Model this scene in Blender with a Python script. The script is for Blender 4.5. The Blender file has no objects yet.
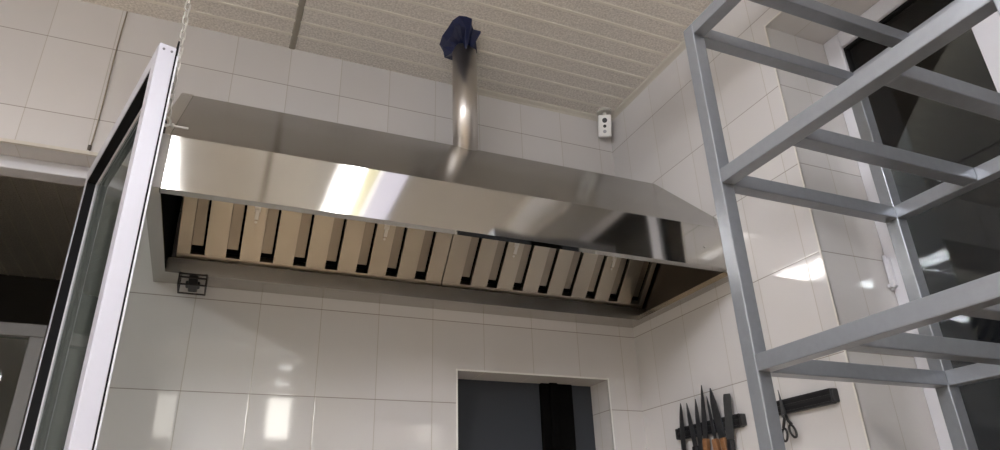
import bpy, bmesh, math, random
from mathutils import Vector, Matrix
random.seed(7)
S = bpy.context.scene
COL = S.collection
H = 3.378                       # ceiling height
TH = 0.2962                     # tile height
ZR = 3.2                        # a horizontal grout line

# ---------------------------------------------------------------- materials
def mat(name):
    m = bpy.data.materials.new(name); m.use_nodes = True
    return m, m.node_tree.nodes, m.node_tree.links, m.node_tree.nodes['Principled BSDF']
def simple(name, col, rough=.5, metal=0, bump=0, bscale=80, spec=.5, var=0.0):
    m, N, L, b = mat(name)
    b.inputs['Base Color'].default_value = (*col, 1)
    b.inputs['Roughness'].default_value = rough
    b.inputs['Metallic'].default_value = metal
    b.inputs['Specular IOR Level'].default_value = spec
    tc = N.new('ShaderNodeTexCoord'); n = N.new('ShaderNodeTexNoise'); n.inputs['Scale'].default_value = bscale
    n.inputs['Detail'].default_value = 4
    L.new(tc.outputs['Object'], n.inputs['Vector'])
    if bump:
        bp = N.new('ShaderNodeBump'); bp.inputs['Strength'].default_value = bump; bp.inputs['Distance'].default_value = .002
        L.new(n.outputs['Fac'], bp.inputs['Height']); L.new(bp.outputs['Normal'], b.inputs['Normal'])
    if var:
        mx = N.new('ShaderNodeMix'); mx.data_type = 'RGBA'
        mx.inputs[6].default_value = (*[c*(1-var) for c in col], 1); mx.inputs[7].default_value = (*[min(1, c*(1+var)) for c in col], 1)
        L.new(n.outputs['Fac'], mx.inputs[0]); L.new(mx.outputs[2], b.inputs['Base Color'])
    return m
def math_n(N, L, op, a, b=None, c=None):
    n = N.new('ShaderNodeMath'); n.operation = op
    for i, v in enumerate((a, b, c)):
        if v is None: continue
        if isinstance(v, (int, float)): n.inputs[i].default_value = v
        else: L.new(v, n.inputs[i])
    return n.outputs[0]
def tile_mat():
    m, N, L, b = mat('cream_glazed_tile')
    g = N.new('ShaderNodeNewGeometry')
    p = N.new('ShaderNodeSeparateXYZ'); L.new(g.outputs['Position'], p.inputs[0])
    nn = N.new('ShaderNodeSeparateXYZ'); L.new(g.outputs['True Normal'], nn.inputs[0])
    M = lambda *a: math_n(N, L, *a)
    isy = M('GREATER_THAN', M('ABSOLUTE', nn.outputs[1]), .5)
    isx = M('GREATER_THAN', M('ABSOLUTE', nn.outputs[0]), .5)
    isz = M('GREATER_THAN', M('ABSOLUTE', nn.outputs[2]), .5)
    ux = M('DIVIDE', M('ADD', p.outputs[0], .0695), .2)
    uy = M('DIVIDE', M('ADD', p.outputs[1], .122), .2006)
    u = M('ADD', M('MULTIPLY', ux, M('SUBTRACT', 1, isx)), M('MULTIPLY', uy, isx))
    v = M('DIVIDE', M('SUBTRACT', p.outputs[2], ZR), TH)
    def edge(x, size):
        f = M('FRACT', M('ADD', x, 40.0)); d = M('MINIMUM', f, M('SUBTRACT', 1, f))
        return M('MULTIPLY', d, size)           # metres from the nearest joint
    du, dv = edge(u, .2), edge(v, TH)
    dv2 = M('ADD', dv, isz)
    def mask(d, w):
        r = N.new('ShaderNodeMapRange'); r.inputs[1].default_value = w*.5; r.inputs[2].default_value = w
        r.inputs[3].default_value = 1; r.inputs[4].default_value = 0
        L.new(d, r.inputs[0]); return r.outputs[0]
    gv = mask(du, .0017); gh = mask(dv2, .0019)
    # per tile tone
    cb = N.new('ShaderNodeCombineXYZ'); L.new(M('FLOOR', u), cb.inputs[0]); L.new(M('FLOOR', v), cb.inputs[1]); L.new(isx, cb.inputs[2])
    wn = N.new('ShaderNodeTexWhiteNoise'); L.new(cb.outputs[0], wn.inputs[0])
    t1 = N.new('ShaderNodeMix'); t1.data_type = 'RGBA'
    t1.inputs[6].default_value = (.60, .592, .60, 1); t1.inputs[7].default_value = (.64, .632, .64, 1)
    L.new(wn.outputs[0], t1.inputs[0])
    # faint grime
    ns = N.new('ShaderNodeTexNoise'); ns.inputs['Scale'].default_value = 2.2; ns.inputs['Detail'].default_value = 5
    L.new(g.outputs['Position'], ns.inputs['Vector'])
    gr = N.new('ShaderNodeMix'); gr.data_type = 'RGBA'; gr.blend_type = 'MULTIPLY'
    gr.inputs[7].default_value = (.93, .90, .85, 1)
    L.new(M('MULTIPLY', ns.outputs[0], .7), gr.inputs[0]); L.new(t1.outputs[2], gr.inputs[6])
    a = N.new('ShaderNodeMix'); a.data_type = 'RGBA'; a.inputs[7].default_value = (.36, .33, .28, 1)
    L.new(M('MULTIPLY', gv, .75), a.inputs[0]); L.new(gr.outputs[2], a.inputs[6])
    c = N.new('ShaderNodeMix'); c.data_type = 'RGBA'; c.inputs[7].default_value = (.20, .18, .155, 1)
    L.new(M('MULTIPLY', gh, .85), c.inputs[0]); L.new(a.outputs[2], c.inputs[6])
    L.new(c.outputs[2], b.inputs['Base Color'])
    gm = M('MAXIMUM', gv, gh)
    L.new(M('ADD', M('MULTIPLY', gm, .5), .05), b.inputs['Roughness'])
    # pillowed edges + slight wave of the glaze
    r = N.new('ShaderNodeMapRange'); r.inputs[2].default_value = .004; L.new(M('MINIMUM', du, dv2), r.inputs[0])
    w = N.new('ShaderNodeTexNoise'); w.inputs['Scale'].default_value = 9; L.new(g.outputs['Position'], w.inputs['Vector'])
    hgt = M('ADD', M('MULTIPLY', r.outputs[0], .2), M('MULTIPLY', w.outputs[0], .15))
    bp = N.new('ShaderNodeBump'); bp.inputs['Strength'].default_value = .35; bp.inputs['Distance'].default_value = .002
    L.new(hgt, bp.inputs['Height']); L.new(bp.outputs['Normal'], b.inputs['Normal'])
    return m
def ceiling_mat():
    m, N, L, b = mat('speckled_beige_panel')
    tc = N.new('ShaderNodeNewGeometry')
    n = N.new('ShaderNodeTexNoise'); n.inputs['Scale'].default_value = 130; n.inputs['Detail'].default_value = 3
    L.new(tc.outputs['Position'], n.inputs['Vector'])
    r = N.new('ShaderNodeValToRGB'); r.color_ramp.elements[0].position = .35; r.color_ramp.elements[1].position = .68
    r.color_ramp.elements[0].color = (.60, .57, .53, 1); r.color_ramp.elements[1].color = (.86, .825, .775, 1)
    L.new(n.outputs[0], r.inputs[0]); L.new(r.outputs[0], b.inputs['Base Color'])
    b.inputs['Roughness'].default_value = .33
    bp = N.new('ShaderNodeBump'); bp.inputs['Strength'].default_value = .12; bp.inputs['Distance'].default_value = .001
    L.new(n.outputs[0], bp.inputs['Height']); L.new(bp.outputs['Normal'], b.inputs['Normal'])
    return m
def steel_mat(name, col, rough, aniso, wave=.0, wscale=3.0, tangent=(0, 0, 1), smear=.06, wsc=(1, 1, 1)):
    m, N, L, b = mat(name)
    b.inputs['Metallic'].default_value = 1
    b.inputs['Anisotropic'].default_value = aniso
    g = N.new('ShaderNodeNewGeometry')
    if aniso:
        t = N.new('ShaderNodeCombineXYZ')
        for i in range(3): t.inputs[i].default_value = tangent[i]
        L.new(t.outputs[0], b.inputs['Tangent'])
    n = N.new('ShaderNodeTexNoise'); n.inputs['Scale'].default_value = 3.5; n.inputs['Detail'].default_value = 6
    mp = N.new('ShaderNodeMapping'); mp.inputs['Scale'].default_value = (1, 2.5, 2.5)
    L.new(g.outputs['Position'], mp.inputs[0]); L.new(mp.outputs[0], n.inputs['Vector'])
    mx = N.new('ShaderNodeMix'); mx.data_type = 'RGBA'
    mx.inputs[6].default_value = (*[c*.9 for c in col], 1); mx.inputs[7].default_value = (*[min(1, c*1.08) for c in col], 1)
    L.new(n.outputs[0], mx.inputs[0]); L.new(mx.outputs[2], b.inputs['Base Color'])
    L.new(math_n(N, L, 'MULTIPLY_ADD', n.outputs[0], smear, rough - smear*.5), b.inputs['Roughness'])
    if wave:
        w = N.new('ShaderNodeTexNoise'); w.inputs['Scale'].default_value = wscale; w.inputs['Detail'].default_value = 1
        wm = N.new('ShaderNodeMapping'); wm.inputs['Scale'].default_value = wsc
        L.new(g.outputs['Position'], wm.inputs[0]); L.new(wm.outputs[0], w.inputs['Vector'])
        bp = N.new('ShaderNodeBump'); bp.inputs['Strength'].default_value = 1; bp.inputs['Distance'].default_value = wave
        L.new(w.outputs[0], bp.inputs['Height']); L.new(bp.outputs['Normal'], b.inputs['Normal'])
    return m
def glass_mat(name, tint=(.9, .95, .93), ior=1.5):
    m, N, L, b = mat(name)
    N.remove(b); out = N['Material Output']
    tr = N.new('ShaderNodeBsdfTransparent'); tr.inputs[0].default_value = (*tint, 1)
    gl = N.new('ShaderNodeBsdfGlossy'); gl.inputs['Roughness'].default_value = .01
    fr = N.new('ShaderNodeFresnel'); fr.inputs[0].default_value = ior
    mx = N.new('ShaderNodeMixShader')
    L.new(fr.outputs[0], mx.inputs[0]); L.new(tr.outputs[0], mx.inputs[1]); L.new(gl.outputs[0], mx.inputs[2]); L.new(mx.outputs[0], out.inputs[0])
    return m
def reflection_streaks(m):  # pale upright streaks painted in for reflections and veil on the leaf glass
    N, L = m.node_tree.nodes, m.node_tree.links
    out = N['Material Output']; old = out.inputs[0].links[0].from_socket
    g = N.new('ShaderNodeNewGeometry'); mp = N.new('ShaderNodeMapping'); mp.inputs['Scale'].default_value = (16, 16, .25)
    n = N.new('ShaderNodeTexNoise'); n.inputs['Scale'].default_value = 1; n.inputs['Detail'].default_value = 3
    L.new(g.outputs['Position'], mp.inputs[0]); L.new(mp.outputs[0], n.inputs['Vector'])
    r = N.new('ShaderNodeMapRange'); r.inputs[1].default_value = .35; r.inputs[2].default_value = .7; r.inputs[3].default_value = .02; r.inputs[4].default_value = .24
    L.new(n.outputs[0], r.inputs[0])
    d = N.new('ShaderNodeBsdfDiffuse'); d.inputs[0].default_value = (.40, .44, .42, 1)
    mx = N.new('ShaderNodeMixShader'); L.new(r.outputs[0], mx.inputs[0]); L.new(old, mx.inputs[1]); L.new(d.outputs[0], mx.inputs[2]); L.new(mx.outputs[0], out.inputs[0])
def emit_mat(name, col, s):
    m, N, L, b = mat(name)
    b.inputs['Base Color'].default_value = (.8, .8, .8, 1)
    b.inputs['Emission Color'].default_value = (*col, 1); b.inputs['Emission Strength'].default_value = s
    return m
TILE = tile_mat(); CEIL = ceiling_mat()
STEEL = steel_mat('brushed_stainless', (.49, .475, .445), .07, .6, wave=.0042, wscale=3.2, smear=.03, wsc=(1, 1, .5))
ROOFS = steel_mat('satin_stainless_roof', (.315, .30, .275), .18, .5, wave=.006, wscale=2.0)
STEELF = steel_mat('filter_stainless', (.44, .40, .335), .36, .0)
STEELR = steel_mat('shaded_lane_stainless', (.27, .24, .20), .34, .0)  # darker filter steel: shade of the recessed lanes put into the colour
STEELT = steel_mat('trough_stainless', (.55, .53, .50), .25, .0, wave=.002, wscale=5)
STEELI = steel_mat('shaded_inner_stainless', (.075, .07, .068), .35, .0)  # near-black steel: shade inside the hood put into the colour
DUCT = steel_mat('duct_stainless', (.60, .57, .54), .34, 0, wave=.002, wscale=6)
RACKM = simple('grey_painted_steel', (.265, .28, .305), .32, .55, bump=.15, bscale=60, var=.10)
PVC = simple('white_pvc', (.64, .645, .69), .3, 0, var=.02)
ALU = simple('lilac_white_profile', (.52, .52, .58), .32, 0, var=.02)
BLACK = simple('black_rubber', (.010, .010, .011), .85, spec=.15)
VOID = simple('black_inside', (.004, .004, .004), .9, spec=.02)
BLKPL = simple('black_plastic', (.012, .012, .014), .38, bump=.2)
WHITEP = simple('white_plastic', (.78, .78, .76), .35)
CREAM = simple('cream_trim', (.55, .52, .46), .35, var=.05)
BLUE = simple('dark_blue_film', (.012, .018, .07), .35, bump=.6, bscale=40, var=.4)
CHAINM = simple('zinc_chain', (.66, .65, .62), .3, .45)
BLADE = simple('knife_steel', (.16, .165, .175), .3, .9, var=.25)
CLEAVER = simple('dull_blade', (.13, .135, .14), .45, .8, var=.2)
WOOD = simple('orange_wood_handle', (.22, .105, .045), .45, bump=.4, bscale=30, var=.4)
FLOORM = simple('tan_floor_tile', (.62, .50, .36), .35, bscale=6, var=.15)
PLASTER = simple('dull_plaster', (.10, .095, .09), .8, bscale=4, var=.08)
WALLP = simple('painted_wall', (.76, .74, .70), .5, bscale=3, var=.05)
GLASS = glass_mat('window_glass', (.86, .89, .87))
GLASSD = glass_mat('dark_window_glass', (.75, .8, .8), 1.55)
GLASSD2 = glass_mat('leaf_glass', (.86, .90, .88), 1.25)
reflection_streaks(GLASSD2)
LAMP = emit_mat('lamp_diffuser_cool', (.955, .955, 1.0), 25.0)
LAMPR = emit_mat('lamp_diffuser_rear', (1.0, .95, .90), 8.0)
FILL_L = emit_mat('fill_diffuser_left', (.95, .95, 1.0), 33.0)
LAMPM = emit_mat('lamp_diffuser_slim', (.955, .955, 1.0), 7.0)
LAMPS = emit_mat('lamp_diffuser_small', (1, 1, 1), 9.0)
GLOWC = emit_mat('added_glow_cool', (.74, .74, .95), .46)
GLOWW = emit_mat('added_glow_warm', (.95, .90, .55), .46)
TRANSL = simple('clear_plastic_base', (.55, .54, .50), .2)

# ---------------------------------------------------------------- mesh helpers
def bx(bm, x0, x1, y0, y1, z0, z1, bev=0, mtx=None):
    t = bmesh.new()
    bmesh.ops.create_cube(t, size=1)
    for v in t.verts:
        v.co = Vector(((x0+x1)/2 + v.co.x*(x1-x0), (y0+y1)/2 + v.co.y*(y1-y0), (z0+z1)/2 + v.co.z*(z1-z0)))
    if bev: bmesh.ops.bevel(t, geom=t.edges[:], offset=bev, segments=2, affect='EDGES', profile=.5)
    if mtx is not None: t.transform(mtx)
    me = bpy.data.meshes.new('tmp'); t.to_mesh(me); t.free(); bm.from_mesh(me); bpy.data.meshes.remove(me)
def poly(bm, pts, ext, bev=0):
    """prism: polygon pts (3D) extruded along vector ext"""
    t = bmesh.new(); e = Vector(ext)
    a = [t.verts.new(p) for p in pts]; b = [t.verts.new(Vector(p)+e) for p in pts]
    t.faces.new(a); t.faces.new(b[::-1]); n = len(a)
    for i in range(n): t.faces.new((a[i], b[i], b[(i+1) % n], a[(i+1) % n]))
    bmesh.ops.recalc_face_normals(t, faces=t.faces[:])
    if bev: bmesh.ops.bevel(t, geom=t.edges[:], offset=bev, segments=2, affect='EDGES', profile=.5)
    me = bpy.data.meshes.new('tmp'); t.to_mesh(me); t.free(); bm.from_mesh(me); bpy.data.meshes.remove(me)
def cyl(bm, a, b, r, r2=None, n=24, cap=True):
    a, b = Vector(a), Vector(b); d = b-a; r2 = r if r2 is None else r2
    t = bmesh.new(); bmesh.ops.create_cone(t, cap_ends=cap, segments=n, radius1=r, radius2=r2, depth=d.length)
    q = Vector((0, 0, 1)).rotation_difference(d.normalized()).to_matrix().to_4x4()
    t.transform(Matrix.Translation((a+b)/2) @ q)
    for f in t.faces: f.smooth = len(f.verts) == 4
    me = bpy.data.meshes.new('tmp'); t.to_mesh(me); t.free(); bm.from_mesh(me); bpy.data.meshes.remove(me)
def tube(bm, pts, r, n=8, closed=False):
    pts = [Vector(p) for p in pts]; rings = []; m = len(pts); nrm = None
    for i, p in enumerate(pts):
        d = ((pts[(i+1) % m] if closed or i < m-1 else p) - (pts[i-1] if closed or i else p)).normalized()
        if nrm is None: nrm = d.orthogonal().normalized()
        nrm = (nrm - d*nrm.dot(d)).normalized(); bn = d.cross(nrm)
        rings.append([bm.verts.new(p + (nrm*math.cos(2*math.pi*k/n) + bn*math.sin(2*math.pi*k/n))*r) for k in range(n)])
    for i in range(m if closed else m-1):
        A, B = rings[i], rings[(i+1) % m]
        for k in range(n):
            f = bm.faces.new((A[k], A[(k+1) % n], B[(k+1) % n], B[k])); f.smooth = True
    if not closed: bm.faces.new(rings[0][::-1]); bm.faces.new(rings[-1])
def obj(name, bm, m, parent=None, origin=None):
    bmesh.ops.recalc_face_normals(bm, faces=bm.faces[:])
    me = bpy.data.meshes.new(name); bm.to_mesh(me); bm.free()
    o = bpy.data.objects.new(name, me); COL.objects.link(o)
    for x in (m if isinstance(m, (list, tuple)) else [m]): me.materials.append(x)
    if parent is not None:
        o.parent = parent
        w = Vector((0, 0, 0)); q = parent
        while q is not None: w += q.location; q = q.parent
        me.transform(Matrix.Translation(-w))
    elif origin is not None:
        me.transform(Matrix.Translation(-Vector(origin))); o.location = origin
    return o
def tag(o, label, cat, group=None):
    o['label'] = label; o['category'] = cat
    if group: o['group'] = group
    return o
def thing(name, label, cat, loc, group=None):
    o = bpy.data.objects.new(name, None); COL.objects.link(o); o.location = loc
    o.empty_display_size = .05
    return tag(o, label, cat, group)
def struct(name, bm, m, parent=None):
    o = obj(name, bm, m, parent)
    if parent is None: o['kind'] = 'structure'
    return o
B = bmesh.new

# ---------------------------------------------------------------- room shell
XL, YF = -4.6, -5.8
OX0, OX1, OZ0, OZ1 = -3.3, -1.985, .9, 2.772       # left opening in the back wall
CX0, CX1, CZ0, CZ1 = -.775, -.15, 1.0, 2.13       # small opening in the back wall
WT = .19
b = B(); bx(b, XL-.2, .6, YF-.2, 3.4, -.1, 0); struct('floor', b, FLOORM)
def wall_grid(b, xs, zs, holes, f):
    for i in range(len(xs)-1):
        for j in range(len(zs)-1):
            cx, cz = (xs[i]+xs[i+1])/2, (zs[j]+zs[j+1])/2
            if any(h[0] < cx < h[1] and h[2] < cz < h[3] for h in holes): continue
            f(xs[i], xs[i+1], zs[j], zs[j+1])
    bmesh.ops.remove_doubles(b, verts=b.verts[:], dist=1e-5)
    # drop the inner faces shared by two cells
    seen = {}
    for fc in b.faces: seen.setdefault(frozenset(v.index for v in fc.verts), []).append(fc)
    b.verts.index_update()
    seen = {}
    for fc in b.faces: seen.setdefault(frozenset(v.index for v in fc.verts), []).append(fc)
    bmesh.ops.delete(b, geom=[f for l in seen.values() if len(l) > 1 for f in l], context='FACES')
b = B()
wall_grid(b, [XL, OX0, OX1, CX0, CX1, 0], [0, OZ0, CZ0, CZ1, OZ1, H], [(OX0, OX1, OZ0, OZ1), (CX0, CX1, CZ0, CZ1)],
          lambda x0, x1, z0, z1: bx(b, x0, x1, 0, WT, z0, z1))
struct('wall_back', b, TILE)
WY0, WY1, WZ0, WZ1 = -2.35, -.985, .9, 3.146      # window recess in the right wall
b = B()
wall_grid(b, [YF, WY0, WY1, WT], [0, WZ0, WZ1, H], [(WY0, WY1, WZ0, WZ1)],
          lambda y0, y1, z0, z1: bx(b, 0, .42, y0, y1, z0, z1))
struct('wall_right', b, TILE)
b = B(); bx(b, XL-.2, XL, YF, 3.4, 0, H); struct('wall_left', b, WALLP)
# wall behind the camera, with two lit panes high up
b = B()
wall_grid(b, [XL, -2.10, -1.86, -.96, -.72, .0], [0, 2.6, 3.03, H], [(-2.10, -1.86, 2.6, 3.03), (-.96, -.72, 2.6, 3.03)],
          lambda x0, x1, z0, z1: bx(b, x0, x1, YF-.2, YF+.3, z0, z1))
struct('wall_front', b, WALLP)
for k, (x0, x1) in enumerate([(-2.10, -1.86), (-.96, -.72)]):
    b = B(); bx(b, x0, x1, YF+.2, YF+.215, 2.6, 3.03); w = struct('window_%d' % (k+4), b, emit_mat('lit_pane_%d' % k, (1, .97, .9), (1.8, 5.0)[k]))
# dark adjoining room
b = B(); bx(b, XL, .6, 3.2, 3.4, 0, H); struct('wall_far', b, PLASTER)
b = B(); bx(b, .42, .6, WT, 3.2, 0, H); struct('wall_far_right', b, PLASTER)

# ceiling with pressed ridges
b = B()
bx(b, XL-.2, .42, YF-.2, 3.4, H, H+.12)
struct('ceiling', b, CEIL)
b = B()
yy = -.085
while yy > YF:
    for x0, x1 in ((XL, -1.478), (-1.462, 0)):
        poly(b, [(x0, yy-.0075, H), (x0, yy-.005, H-.0015), (x0, yy+.005, H-.0015), (x0, yy+.0075, H)], (x1-x0, 0, 0))
    yy -= .0838
xx = -4.5
while xx < .4:
    bx(b, xx-.005, xx+.005, WT, 3.2, H-.004, H); xx += .1
struct('trim_7', b, simple('ridge_cream', (.78, .75, .68), .3))
b = B(); poly(b, [(-1.482, YF, H), (-1.478, YF, H-.003), (-1.462, YF, H-.003), (-1.458, YF, H)], (0, -YF, 0)); struct('trim_1', b, simple('seam_strip', (.30, .275, .23), .4))
b = B()
poly(b, [(-.77, 0, H), (-.77, -.022, H), (-.77, -.018, H-.006), (-.77, -.006, H-.014), (-.77, 0, H-.022)], (.77, 0, 0)); struct('trim_2', b, CREAM)
b = B()
poly(b, [(0, 0, H), (-.022, 0, H), (-.018, 0, H-.006), (-.006, 0, H-.014), (0, 0, H-.022)], (0, YF, 0)); struct('trim_3', b, CREAM)
# edge beads round the openings
b = B()
for a in ((CX0-.006, CX1+.006, CZ1, CZ1+.006), (CX0-.006, CX0, CZ0, CZ1), (CX1, CX1+.006, CZ0, CZ1)):
    bx(b, a[0], a[1], -.003, .004, a[2], a[3])
struct('trim_4', b, WHITEP)
b = B(); bx(b, -.002, .003, WY1, WY1+.006, WZ0, WZ1+.006); bx(b, -.002, .003, WY0, WY1, WZ1, WZ1+.006); struct('trim_5', b, simple('cream_bead', (.66, .64, .60), .3))
b = B(); bx(b, OX0, OX1, -.004, .006, OZ1-.006, OZ1+.006); struct('trim_6', b, CREAM)

# ---------------------------------------------------------------- left opening: fixed frame
b = B()
bx(b, OX0, OX1, .10, .17, OZ1-.045, OZ1, .004); bx(b, OX0, OX0+.05, .10, .17, OZ0, OZ1-.045, .004)
bx(b, OX1-.05, OX1, .10, .17, OZ0, OZ1-.045, .004); bx(b, OX0, OX1, .10, .17, OZ0, OZ0+.05, .004)
f = struct('window_1', b, PVC)
# glazed partition inside the dark room, seen through the opening
b = B()
for a in ((-3.6, -2.25, 2.40, 2.455), (-2.305, -2.25, .0, 2.40), (-3.6, -3.545, .0, 2.40)):
    bx(b, a[0], a[1], 1.0, 1.06, a[2], a[3], .004)
f = struct('window_3', b, simple('grey_profile', (.20, .195, .19), .45))
b = B(); bx(b, -3.545, -2.305, 1.025, 1.033, 0, 2.40); obj('pane', b, GLASS, f)

# ---------------------------------------------------------------- small opening: dark glazing
b = B(); bx(b, -.385, -.245, .115, .155, CZ0, CZ1, .004); bx(b, -.352, -.318, .10, .115, CZ0, CZ1, .003)
f = struct('window_2', b, VOID)
REFGREY = simple('reflected_grey_pane', (.036, .042, .052), .5, spec=.3)  # opaque grey painted in for the room's reflection on dark glass
b = B(); bx(b, CX0, -.385, .132, .138, CZ0, CZ1); obj('pane', b, REFGREY, f)
b = B(); bx(b, -.245, CX1, .132, .138, CZ0, CZ1); obj('pane', b, REFGREY, f)

# ---------------------------------------------------------------- right window
b = B()
XF0, XF1 = .262, .33
fw = .062
bx(b, XF0, XF1, WY1-fw, WY1, WZ0, WZ1, .005); bx(b, XF0, XF1, WY0, WY0+fw, WZ0, WZ1, .005)
bx(b, XF0, XF1, WY0+fw, WY1-fw, WZ1-fw, WZ1, .005); bx(b, XF0, XF1, WY0+fw, WY1-fw, WZ0, WZ0+fw, .005)
bx(b, XF0-.01, XF1, -1.515, -1.44, WZ0+fw, WZ1-fw, .005)
f = struct('window_6', b, PVC)
b = B()
for y0, y1 in ((-1.44, WY1-fw), (WY0+fw, -1.515)):
    for a in ((y1-.008, y1, WZ0+fw, WZ1-fw), (y0, y0+.008, WZ0+fw, WZ1-fw), (y0+.008, y1-.008, WZ1-fw-.008, WZ1-fw), (y0+.008, y1-.008, WZ0+fw, WZ0+fw+.008)):
        bx(b, XF0+.012, XF0+.03, *a)
obj('gasket', b, BLACK, f)
for y0, y1 in ((-1.44, WY1-fw), (WY0+fw, -1.515)):
    b = B(); bx(b, XF0+.022, XF0+.028, y0+.008, y1-.008, WZ0+fw+.008, WZ1-fw-.008); obj('pane', b, GLASSD, f)
b = B(); bx(b, XF0-.012, XF0, WY1-.02, WY1-.006, 2.225, 2.315, .002); cyl(b, (XF0-.012, WY1-.008, 2.215), (XF0-.012, WY1-.008, 2.325), .005, n=12)
bx(b, XF0-.03, XF0, WY1-.014, WY1-.006, 2.222, 2.23)
obj('hinge', b, PVC, f)

# ---------------------------------------------------------------- glazed leaf, swung open
HB = Vector((-2.041, -.05, 0)); HA = Vector((-1.814, -.804, 0)); LZ0, LZ1 = .93, 2.68
du = (HA-HB).normalized(); dn = Vector((-du.y, du.x, 0)); LW = (HA-HB).length
if dn.x < 0: dn = -dn
LM = Matrix(((du.x, dn.x, 0, HB.x), (du.y, dn.y, 0, HB.y), (0, 0, 1, 0), (0, 0, 0, 1)))
leaf = thing('window_sash', 'tall white-framed glazed window sash swung open beside the hood', 'window', (HB.x, HB.y, LZ0))
def ring(b, u0, u1, z0, z1, w, t0, t1, bev=0):
    for a in ((u0, u0+w, z0, z1), (u1-w, u1, z0, z1)): bx(b, a[0], a[1], t0, t1, a[2], a[3], bev, LM)
    for a in ((u0+w, u1-w, z1-w, z1), (u0+w, u1-w, z0, z0+w)): bx(b, a[0], a[1], t0, t1, a[2], a[3], bev, LM)
b = B()
for a in ((0, .026, LZ0, LZ1), (LW-.050, LW, LZ0, LZ1), (.026, LW-.05, LZ1-.045, LZ1), (.026, LW-.05, LZ0, LZ0+.045)): bx(b, a[0], a[1], 0, .038, a[2], a[3], .0015, LM)
fr = obj('sash_frame', b, ALU, leaf)
b = B()
SCR = simple('screw_grey', (.2, .2, .22), .4, .8)
for t in (.011, .029):
    b = B(); cyl(b, LM @ Vector((LW, t, 2.665)), LM @ Vector((LW+.0015, t, 2.665)), .003, n=12); obj('screw', b, SCR, fr)
b = B(); ring(b, .008, LW-.004, LZ0+.008, LZ1+.004, .03, .038, .042); obj('seal', b, BLACK, leaf)
b = B(); ring(b, 0, LW-.002, LZ0-.012, LZ1+.010, .05, .042, .046, .001); obj('outer_flange', b, PVC, leaf)
b = B(); ring(b, .026, LW-.050, LZ0+.045, LZ1-.045, .006, .002, .03); obj('gasket', b, BLACK, leaf)
b = B(); ring(b, .032, LW-.056, LZ0+.051, LZ1-.051, .005, .026, .03); obj('glazing_bead', b, PVC, leaf)
b = B(); bx(b, .032, LW-.056, .030, .0345, LZ0+.051, LZ1-.051, 0, LM); obj('glass', b, GLASSD2, leaf)
b = B()
poly(b, [LM @ Vector(q) for q in ((LW-.03, .038, LZ1-.02), (LW+.001, .038, LZ1-.02), (LW+.001, .038, LZ1+.022))], dn*.004); obj('corner_seal', b, BLACK, leaf)

for z in (1.3, 2.55):
    b = B(); bx(b, HB.x+.034, HB.x+.05, HB.y-.01, .0, z, z+.06, .003); obj('hinge_arm', b, ALU, leaf)

# thin cable down the wall above the left opening
b = B(); pts = []
for k in range(15):
    t = k/14; pts.append((-2.055 - .002*math.sin(6*t) - .006*t, -.004, H-.004 - t*(H-2.80)))
tube(b, pts, .0022, 8); 
cb_ = obj('cable', b, simple('brown_cable', (.30, .26, .20), .6)); tag(cb_, 'thin brownish cable running down the tiles above the dark opening', 'cable')
b = B(); bx(b, -2.068, -2.058, -.010, -.0, 2.782, 2.80, .002); obj('cable_clip', b, simple('dark_clip', (.06, .05, .04), .6), cb_)

# ---------------------------------------------------------------- hood
HXL, HXR, HYF, HZB, HZF = -1.80, 0.0, -.69, 2.352, 2.498
RY, RZ = -.275, 2.893
hood = thing('range_hood', 'long stainless steel canopy hood with baffle filters on the tiled wall', 'range hood', (-.9, -.3, HZB))
b = B()   # front panel as a folded sheet with a return flange
poly(b, [(-1.766, HYF, HZB), (-1.766, HYF, HZF), (-1.766, HYF+.003, HZF), (-1.766, HYF+.003, HZB+.003), (-1.766, HYF+.028, HZB+.003), (-1.766, HYF+.028, HZB)], (1.766-.003, 0, 0))
obj('front_panel', b, STEEL, hood)
b = B()   # sloping roof sheet and flat top
sl = Vector((0, RY-HYF, RZ-HZF)).normalized(); nr = Vector((0, -sl.z, sl.y))
b2 = [(HXL+.034, HYF, HZF), (HXL+.034, RY, RZ), (HXL+.034, -.002, RZ), (HXL+.034, -.002, RZ-.003), (HXL+.034, RY+.002, RZ-.003), (HXL+.034, HYF+.004, HZF)]
poly(b, b2, (-.034-HXL-.003, 0, 0)); obj('roof_panel', b, ROOFS, hood)
b = B()   # left end panel with folded edge strip
poly(b, [(HXL, HYF, HZB), (HXL, HYF, HZF), (HXL, RY, RZ), (HXL, -.002, RZ), (HXL, -.002, HZB)], (.003, 0, 0))
poly(b, [(HXL+.003, HYF-.0015, HZB), (HXL+.003, HYF-.0015, HZF+.001), (HXL+.003, RY-.001, RZ+.002), (HXL+.003, -.002, RZ+.002), (HXL+.003, -.002, RZ-.002), (HXL+.003, RY+.002, RZ-.004), (HXL+.003, HYF+.003, HZF-.002), (HXL+.003, HYF+.003, HZB)], (.032, 0, 0))
bx(b, HXL+.003, HXL+.036, HYF+.003, -.002, HZB, HZB+.002); bx(b, HXL+.034, HXL+.036, HYF+.03, -.002, HZB+.002, HZB+.05)
obj('end_panel', b, STEELT, hood)
b = B()
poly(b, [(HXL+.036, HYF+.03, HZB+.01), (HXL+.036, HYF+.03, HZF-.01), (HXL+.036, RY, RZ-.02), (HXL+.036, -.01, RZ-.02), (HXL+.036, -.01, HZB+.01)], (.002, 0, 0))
obj('inner_side_panel', b, VOID, hood); b = B()  # black here paints the shade inside the hood's left end
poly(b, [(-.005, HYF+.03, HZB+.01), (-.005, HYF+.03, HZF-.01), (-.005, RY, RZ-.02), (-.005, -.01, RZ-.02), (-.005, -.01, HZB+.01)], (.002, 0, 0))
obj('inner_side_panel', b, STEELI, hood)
b = B()   # right rim beneath
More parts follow.
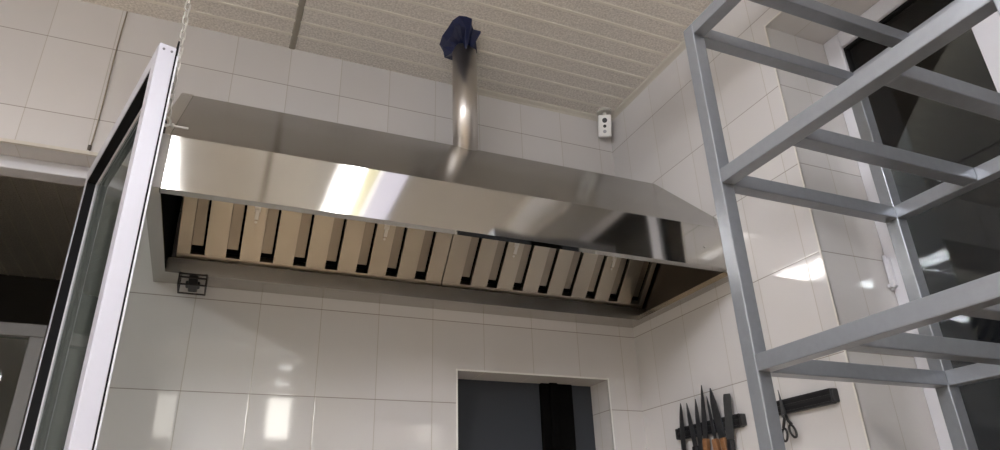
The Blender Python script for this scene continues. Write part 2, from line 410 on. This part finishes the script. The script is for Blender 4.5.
bx(b, -.045, -.003, HYF+.03, -.108, HZB, HZB+.003); bx(b, -.045, -.043, HYF+.03, -.108, HZB+.003, HZB+.018)
obj('side_rim', b, STEELT, hood)
b = B()   # grease trough along the wall
poly(b, [(-1.764, -.108, HZB), (-1.764, -.114, HZB+.048), (-1.764, -.104, HZB+.053), (-1.764, -.102, HZB+.050), (-1.764, -.108, HZB+.046), (-1.764, -.104, HZB+.003), (-1.764, -.003, HZB+.003), (-1.764, -.003, HZB)], (1.764-.003, 0, 0))
obj('grease_trough', b, STEELT, hood)
# baffle filters
fs = Vector((0, -.68, .733)).normalized(); fn = Vector((0, -fs.z, fs.y)) * 1.0
if fn.z > 0: fn = -fn
FB = Vector((0, -.096, 2.402)); FL = .43
def fmat(x0):
    return Matrix(((1, 0, 0, x0), (0, fs.y, fn.y, FB.y), (0, fs.z, fn.z, FB.z), (0, 0, 0, 1)))
def make_filter(x0, x1, s0):
    FM = fmat(0); b = B()
    # lane starts at s0+.104k, width .041
    L = [(s0+.104*k, s0+.104*k+.041) for k in range(8)]
    bx(b, x0, x1, 0, .022, -.04, 0, .0012, FM); bx(b, x0, x1, FL-.022, FL, -.04, 0, .0012, FM)
    edges = [x0] + [e for l in L for e in l] + [x1]
    for i in range(0, len(edges), 2):
        a, c = edges[i], edges[i+1]
        bx(b, a, c, .022, FL-.022, -.002, 0, .0007, FM)
        bx(b, a, a+.002, .022, FL-.022, -.016, -.002, 0, FM); bx(b, c-.002, c, .022, FL-.022, -.016, -.002, 0, FM)
    f = obj('baffle_filter', b, STEELF, hood)
    b = B()
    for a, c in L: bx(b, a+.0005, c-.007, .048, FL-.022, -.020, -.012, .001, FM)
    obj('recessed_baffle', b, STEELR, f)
    b = B(); bx(b, x0+.001, x1-.001, .001, FL-.001, -.046, -.040, 0, FM); obj('gap_shade_sheet', b, VOID, f)  # black sheet added for the shade behind the filter gaps
    for k in (1, 6):
        xc = (L[k][1] if k == 1 else L[k-1][1]) + .032
        b = B()
        bx(b, xc-.009, xc+.009, .19, .215, 0, .003, .001, FM); bx(b, xc-.006, xc+.006, .165, .20, .003, .007, .001, FM)
        cyl(b, FM @ Vector((xc, .155, 0)), FM @ Vector((xc, .155, .003)), .004, n=12)
        obj('handle', b, CHAINM, f)
make_filter(-1.742, -.875, -1.703); make_filter(-.871, -.016, -.804)
b = B(); bx(b, -1.762, -.007, -.09, -.004, 2.405, 2.41); obj('filter_rest', b, VOID, hood)
# screws on the front panel
for x, z in ((-.166, 2.42), (-.06, 2.395)):
    b = B(); cyl(b, (x, HYF-.0015, z), (x, HYF, z), .004, n=12); obj('rivet', b, STEELT, hood)

# duct and the film round it
DC = Vector((-.828, -.247, 0))
b = B(); cyl(b, (DC.x, DC.y, 2.872), (DC.x, DC.y, H-.001), .048, n=48); pass
duct = obj('exhaust_duct', b, DUCT); duct.data.transform(Matrix.Translation((-DC.x, -DC.y, -2.9))); duct.location = (DC.x, DC.y, 2.9)
tag(duct, 'vertical round stainless exhaust pipe rising from the hood to the ceiling', 'pipe')
b = B()
outer = [(-.930, -.235), (-.936, -.29), (-.930, -.34), (-.927, -.385), (-.912, -.418), (-.885, -.424), (-.861, -.420), (-.848, -.385), (-.834, -.366), (-.803, -.366), (-.806, -.315), (-.780, -.26), (-.785, -.20), (-.83, -.17), (-.89, -.185)]
n = len(outer); r0 = []; r1 = []; r2 = []
for i, (x, y) in enumerate(outer):
    a = math.atan2(y-DC.y, x-DC.x)
    r0.append(b.verts.new((x, y, H-.002)))
    j = random.uniform(.6, .85); dz = random.uniform(.004, .03)
    r1.append(b.verts.new((DC.x + (x-DC.x)*j + .02*math.cos(a), DC.y + (y-DC.y)*j + .02*math.sin(a), H-.004-dz*.6)))
    r2.append(b.verts.new((DC.x + .0515*math.cos(a), DC.y + .0515*math.sin(a), H-random.uniform(.012, .045))))
for A, Cc in ((r0, r1), (r1, r2)):
    for i in range(n): b.faces.new((A[i], A[(i+1) % n], Cc[(i+1) % n], Cc[i]))
film = obj('plastic_film', b, BLUE, origin=(DC.x, DC.y, H-.002))
so = film.modifiers.new('thickness', 'SOLIDIFY'); so.thickness = .002; so.offset = 1
tag(film, 'crumpled dark blue plastic film stuffed around the pipe at the ceiling', 'plastic film')

# ---------------------------------------------------------------- hook and chain
hk = Vector((-1.778, HYF-.004, 2.53))
top = Vector((-1.80, -.675, H-.004))
link_len, wire = .030, .0021
def link_mesh():
    b = B(); pts = []
    hl, hw = (link_len/2 - .0065), .0065
    for k in range(8): a = math.pi*k/7; pts.append((hw*math.cos(a), 0, hl+hw*math.sin(a)))
    for k in range(8): a = math.pi + math.pi*k/7; pts.append((hw*math.cos(a), 0, -hl+hw*math.sin(a)))
    tube(b, pts, wire, 6, True)
    me = bpy.data.meshes.new('link'); b.to_mesh(me); b.free(); me.materials.append(CHAINM); return me
chain = thing('chain', 'thin silver link chain hanging from the ceiling to the hood corner', 'chain', tuple(hk + Vector((0, 0, .012))))
lm = link_mesh()
cs = hk + Vector((0, -.004, .014)); dist = (top-cs).length; nl = int(dist/(link_len*.80)); d0 = (top-cs).normalized()
for k in range(nl):
    t = (k+.5)/nl; sag = .002*math.sin(math.pi*t)
    p = cs.lerp(top, t) + Vector((sag, 0, 0))
    o = bpy.data.objects.new('link', lm); COL.objects.link(o); o.parent = chain
    o.location = p - chain.location
    q = Vector((0, 0, 1)).rotation_difference(d0).to_matrix().to_4x4()
    o.rotation_euler = (q @ Matrix.Rotation(math.radians(35 + 90*(k % 2)), 4, 'Z')).to_euler()
b = B(); cyl(b, (top.x, top.y, H-.006), (top.x, top.y, H), .012, n=16); obj('ceiling_anchor', b, CHAINM, chain)
hook = thing('shackle', 'small metal shackle holding the chain to the hood corner', 'shackle', tuple(hk))
b = B(); pts = [hk + Vector((.008*math.cos(a), 0, .013*math.sin(a))) for a in [2*math.pi*k/16 for k in range(16)]]
tube(b, pts, .0025, 8, True); obj('loop', b, CHAINM, hook)
b = B(); cyl(b, hk + Vector((-.014, 0, -.008)), hk + Vector((.050, 0, -.008)), .0028, n=10); cyl(b, hk + Vector((-.016, 0, -.008)), hk + Vector((-.008, 0, -.008)), .006, n=6); cyl(b, hk + Vector((.012, 0, -.008)), hk + Vector((.018, 0, -.008)), .006, n=6)
obj('bolt', b, CHAINM, hook)
b = B(); bx(b, hk.x-.014, hk.x+.0, hk.y-.001, hk.y+.012, hk.z-.022, hk.z+.004, .001); obj('bracket_plate', b, simple('dark_plate', (.05, .05, .05), .5, .5), hook)

# ---------------------------------------------------------------- wire bracket below the trough
br = thing('mounting_bracket', 'small dark open bracket fixed under the left rear of the hood', 'bracket', (-1.682, -.07, 2.30))
b = B()
x0, x1, y0, y1, z0, z1 = -1.722, -1.644, -.118, -.03, 2.315, HZB
for p, q in (((x0, y0, z1-.003), (x1, y0, z1-.003)), ((x0, y0, z0), (x1, y0, z0)), ((x0, y0, z0), (x0, y0, z1)), ((x1, y0, z0), (x1, y0, z1)), ((x0, y0, z1-.014), (x1, y0, z1-.014)),
             ((x0, y0, z0), (x0, y1, z0)), ((x1, y0, z0), (x1, y1, z0)), ((x0, y1, z0), (x1, y1, z0)), ((x0, y1, z0), (x0, y1, z1)), ((x1, y1, z0), (x1, y1, z1))):
    bx(b, min(p[0], q[0])-.0022, max(p[0], q[0])+.0022, min(p[1], q[1])-.0022, max(p[1], q[1])+.0022, min(p[2], q[2])-.0022, max(p[2], q[2])+.0022)
obj('wire_frame', b, simple('dark_wire', (.05, .045, .045), .4, .6), br)
b = B(); bx(b, -1.695, -1.668, -.112, -.04, 2.316, 2.350, .004); bx(b, -1.702, -1.661, -.106, -.07, 2.318, 2.332, .003); obj('clamp_block', b, BLKPL, br)

# ---------------------------------------------------------------- security camera
cm = thing('security_camera', 'small white box camera mounted in the corner under the ceiling', 'security camera', (-.062, -.062, 3.29))
cd = Vector((-1.6, -2.29, 1.58)) - Vector((-.062, -.062, 3.29)); cd.z *= .55
zq = cd.normalized(); xq = Matrix.Rotation(-.10, 3, zq) @ Vector((0, 0, 1)).cross(zq).normalized(); yq = zq.cross(xq)
CM = Matrix(((xq.x, yq.x, zq.x, -.068), (xq.y, yq.y, zq.y, -.060), (xq.z, yq.z, zq.z, 3.292), (0, 0, 0, 1)))
b = B(); bx(b, -.030, .030, -.052, .052, -.015, .015, .006, CM); obj('body', b, WHITEP, cm)
b = B(); cyl(b, CM @ Vector((0, .024, .014)), CM @ Vector((0, .024, .018)), .0115, n=24); lens = obj('lens', b, BLKPL, cm)
b = B(); cyl(b, CM @ Vector((0, -.003, .014)), CM @ Vector((0, -.003, .017)), .0075, n=24); obj('sensor', b, BLKPL, cm)
b = B(); cyl(b, CM @ Vector((0, -.028, .014)), CM @ Vector((0, -.028, .0165)), .008, n=24); obj('speaker_dot', b, simple('grey_dot', (.35, .36, .38), .5), cm)
b = B(); cyl(b, (-.062, -.058, H-.016), (-.062, -.058, H-.001), .034, n=32); cyl(b, (-.062, -.058, H-.04), (-.062, -.058, H-.016), .012, n=16); obj('ceiling_mount', b, TRANSL, cm)

# ---------------------------------------------------------------- knife rails, knives, scissors
def mag_rail(y0, y1, z, label):
    t = thing('magnetic_rail', label, 'knife rack', (0, (y0+y1)/2, z-.02), 'magnetic knife rails')
    b = B(); bx(b, -.020, -.001, y0+.012, y1-.012, z-.021, z+.021, .003); obj('rail_body', b, BLKPL, t)
    b = B(); bx(b, -.0215, -.020, y0+.014, y1-.014, z+.004, z+.014); bx(b, -.0215, -.020, y0+.014, y1-.014, z-.014, z-.004); obj('magnet_strip', b, simple('magnet_black', (.02, .02, .022), .3, .5), t)
    for s in (y0, y1):
        a = s if s == y0 else s-.012
        b = B(); bx(b, -.023, -.001, a, a+.012, z-.019, z+.019, .004); obj('end_cap', b, BLKPL, t)
mag_rail(-.562, -.215, 1.897, 'black magnetic knife rail loaded with knives, nearest the corner')
mag_rail(-.930, -.655, 1.906, 'black magnetic rail with only scissors on it, behind the rack')
def knife(label, tip, base, wid, handle, kind='point', hl=.11, x=-.0216):
    """tip/base in (y, z): blade edge outline lies in the plane of the wall, back-tapered to the tip"""
    T = Vector((0, tip[0], tip[1])); Bs = Vector((0, base[0], base[1])); ax = (T-Bs).normalized(); sd = Vector((0, -ax.z, ax.y))
    Lg = (T-Bs).length
    t = thing('kitchen_knife', label, 'knife', (x, Bs.y, Bs.z), 'knives on the magnetic rail')
    if kind == 'point': prof = [(0, -.5, .5), (.45, -.5, .5), (.7, -.36, .46), (.88, -.12, .36), (1, .14, .2)]
    elif kind == 'narrow': prof = [(0, -.5, .5), (.4, -.46, .44), (.75, -.3, .34), (1, -.02, .05)]
    else: prof = [(0, -.5, .5), (.9, -.46, .5), (.98, -.40, .46), (1, -.34, .40)]
    pts = [Bs + ax*Lg*s + sd*wid*l for s, l, r in prof] + [Bs + ax*Lg*s + sd*wid*r for s, l, r in prof[::-1]]
    b = B(); poly(b, [Vector((x, p.y, p.z)) for p in pts], (-.0022, 0, 0)); obj('blade', b, CLEAVER if kind == 'slab' else BLADE, t)
    hw = .011
    hp = [(0, -.9, .9), (-.15, -1, 1), (-.6, -.85, .85), (-1, -1.1, 1.0)]
    pts = [Bs + ax*hl*s + sd*hw*l for s, l, r in hp] + [Bs + ax*hl*s + sd*hw*r for s, l, r in hp[::-1]]
    b = B(); poly(b, [Vector((x+.008, p.y, p.z)) for p in pts], (-.018, 0, 0), .003); obj('handle', b, handle, t)
knife('slim pointed knife nearest the corner on the magnetic rail', (-.266, 1.998), (-.252, 1.835), .024, BLKPL)
knife('slim knife with dark handle, second from the corner on the rail', (-.300, 1.992), (-.318, 1.845), .021, BLKPL)
knife('narrow blade third from the corner on the knife rail', (-.350, 1.998), (-.347, 1.80), .024, BLKPL)
knife('tallest pointed knife on the rail with an orange wooden handle', (-.396, 2.038), (-.378, 1.862), .025, WOOD, 'narrow')
knife('small thin wooden-handled knife between the two tallest blades', (-.415, 1.996), (-.424, 1.855), .016, WOOD, 'narrow')
knife('wide curved chef knife with an orange wooden handle on the rail', (-.433, 2.018), (-.462, 1.853), .034, WOOD)
knife('blunt square-ended dark blade farthest from the corner on the knife rail', (-.514, 1.986), (-.497, 1.845), .037, BLKPL, 'slab')
sc = thing('scissors', 'black-handled scissors hanging on the magnetic rail behind the rack post', 'scissors', (-.03, -.745, 1.87))
b = B()
poly(b, [(-.026, -.740, 1.955), (-.026, -.746, 1.875), (-.026, -.758, 1.870), (-.026, -.752, 1.90)], (-.002, 0, 0)); poly(b, [(-.029, -.744, 1.952), (-.029, -.738, 1.875), (-.029, -.750, 1.870), (-.029, -.752, 1.91)], (-.002, 0, 0))
obj('blades', b, BLADE, sc)
for (cy, cz, tl) in ((-.768, 1.832, .35), (-.735, 1.826, -.15)):
    b = B(); pts = [(-.029, cy + .010*math.cos(a) + tl*.014*math.sin(a), cz + .018*math.sin(a)) for a in [2*math.pi*k/18 for k in range(18)]]
    tube(b, pts, .0035, 8, True); tube(b, [(-.029, -.749, 1.880), (-.029, (cy-.749)/2, 1.862), (-.029, cy, cz+.019)], .0045, 8); obj('handle', b, BLKPL, sc)
b = B(); cyl(b, (-.026, -.749, 1.878), (-.033, -.749, 1.878), .003, n=12); obj('pivot', b, CHAINM, sc)

# ---------------------------------------------------------------- tube rack
RX, RYY, T = -.6601, -1.3248, .0325
ZM, ZL, ZT = 2.244, 1.846, 2.641
RWd, RDp = .5252, .605
rack = thing('tube_rack', 'tall grey square-tube steel rack frame in front of the window', 'rack', (RX, RYY, 0))
def rb(name, x0, x1, y0, y1, z0, z1):
    b = B(); bx(b, RX+x0, RX+x1, RYY+y0, RYY+y1, z0, z1, .0022); return obj(name, b, RACKM, rack)
for x, y in ((0, 0), (RWd, 0), (0, -RDp), (RWd, -RDp)): rb('post', x, x+T, y, y+T, 0, ZT+T)
levels = [ZT, ZM, ZL, ZL-.398, ZL-.796, ZL-1.194, ZL-1.592]
for lv, z in enumerate(levels):
    for x in (0, RWd): rb('side_rail', x+.0002, x+T-.0002, -RDp+T, 0, z, z+T)
    for y in (0, -RDp): rb('end_rail', T, RWd, y+.0002, y+T-.0002, z, z+T)
    offs = (-.165, -.385) if lv == 0 else (-.198, -.402)
    for y in offs: rb('crossbar', T, RWd, y, y+T, z+.001, z+T+.001)

# ---------------------------------------------------------------- ceiling lamps and added glow (above and behind the viewpoint)
def lamp(x, y, w, l, m, label, h=.05, z=3.08, rw=.05):
    t = thing('ceiling_light', label, 'ceiling light', (x, y, H), 'suspended ceiling lights')
    b = B(); bx(b, x-w/2, x+w/2, y-l/2+.02, y+l/2-.02, z, z+h, min(w, h)*.3); obj('diffuser', b, m, t)
    b = B(); poly(b, [(x-w/2-rw, y-l/2, z+h+.002), (x-w/2-.01, y-l/2, z+h+.03), (x+w/2+.01, y-l/2, z+h+.03), (x+w/2+rw, y-l/2, z+h+.002)], (0, l, 0)); obj('uplight_blocker', b, WHITEP, t)  # added lid, keeps lamp light off the ceiling above
    for s in (-1, 1):
        b = B(); yc = y+s*(l/2-.01); bx(b, x-w/2-.003, x+w/2+.003, yc-.012, yc+.012, z-.003, z+h+.003, .004); obj('end_cap', b, WHITEP, t)
        b = B(); cyl(b, (x, y+s*l*.3, z+h+.03), (x, y+s*l*.3, H), .0025, n=8); obj('wire', b, CHAINM, t)
lamp(-1.96, -2.2, .12, 1.2, LAMP, 'long suspended light on the left, above the viewpoint')
lamp(-1.11, -2.2, .05, 1.2, LAMPM, 'slim bright suspended light on the right, above the viewpoint')
lamp(-1.055, -2.2, .07, 1.2, GLOWW, 'slim warm glow panel added for the yellow stripe on the hood front')  # added glow, mirrored as a warm stripe on the front panel
lamp(-.945, -2.2, .13, 1.2, GLOWC, 'wide bluish glow panel added for the lilac stripe on the hood front')  # added glow, mirrored as a lilac stripe on the front panel
lamp(-2.7, -4.4, .14, 1.0, LAMPR, 'suspended light at the rear of the room, behind the viewpoint', rw=.012)
lamp(-.93, -4.3, .10, .14, LAMPS, 'small square suspended light behind the viewpoint, the nearer of two')
lamp(-.88, -5.0, .12, .14, LAMPS, 'small square suspended light behind the viewpoint, the farther of two')
lamp(-3.5, -2.9, .16, 1.2, FILL_L, 'added unseen fill light far to the left of the viewpoint', rw=.012)  # unseen fill, added to brighten the rack's left faces and the ceiling

# ---------------------------------------------------------------- world, camera, colour
w = bpy.data.worlds.new('night'); S.world = w; w.use_nodes = True
w.node_tree.nodes['Background'].inputs[0].default_value = (.003, .003, .004, 1)
w.node_tree.nodes['Background'].inputs[1].default_value = 1
cam = bpy.data.objects.new('camera', bpy.data.cameras.new('camera')); COL.objects.link(cam); S.camera = cam
R = Matrix(((0.92008659, -0.13791035, -0.36663523), (-0.39049966, -0.39660119, -0.8307933), (-0.03083297, 0.90757271, -0.41876138)))
cam.matrix_world = Matrix.Translation((-1.59966, -2.29149, 1.58063)) @ R.to_4x4()
cam.data.sensor_width = 36; cam.data.lens = 676.96*36/1000; cam.data.clip_start = .02
S.view_settings.view_transform = 'Standard'; S.view_settings.look = 'None'; S.view_settings.gamma = 1; S.view_settings.use_curve_mapping = False
S.view_settings.exposure = 1.6
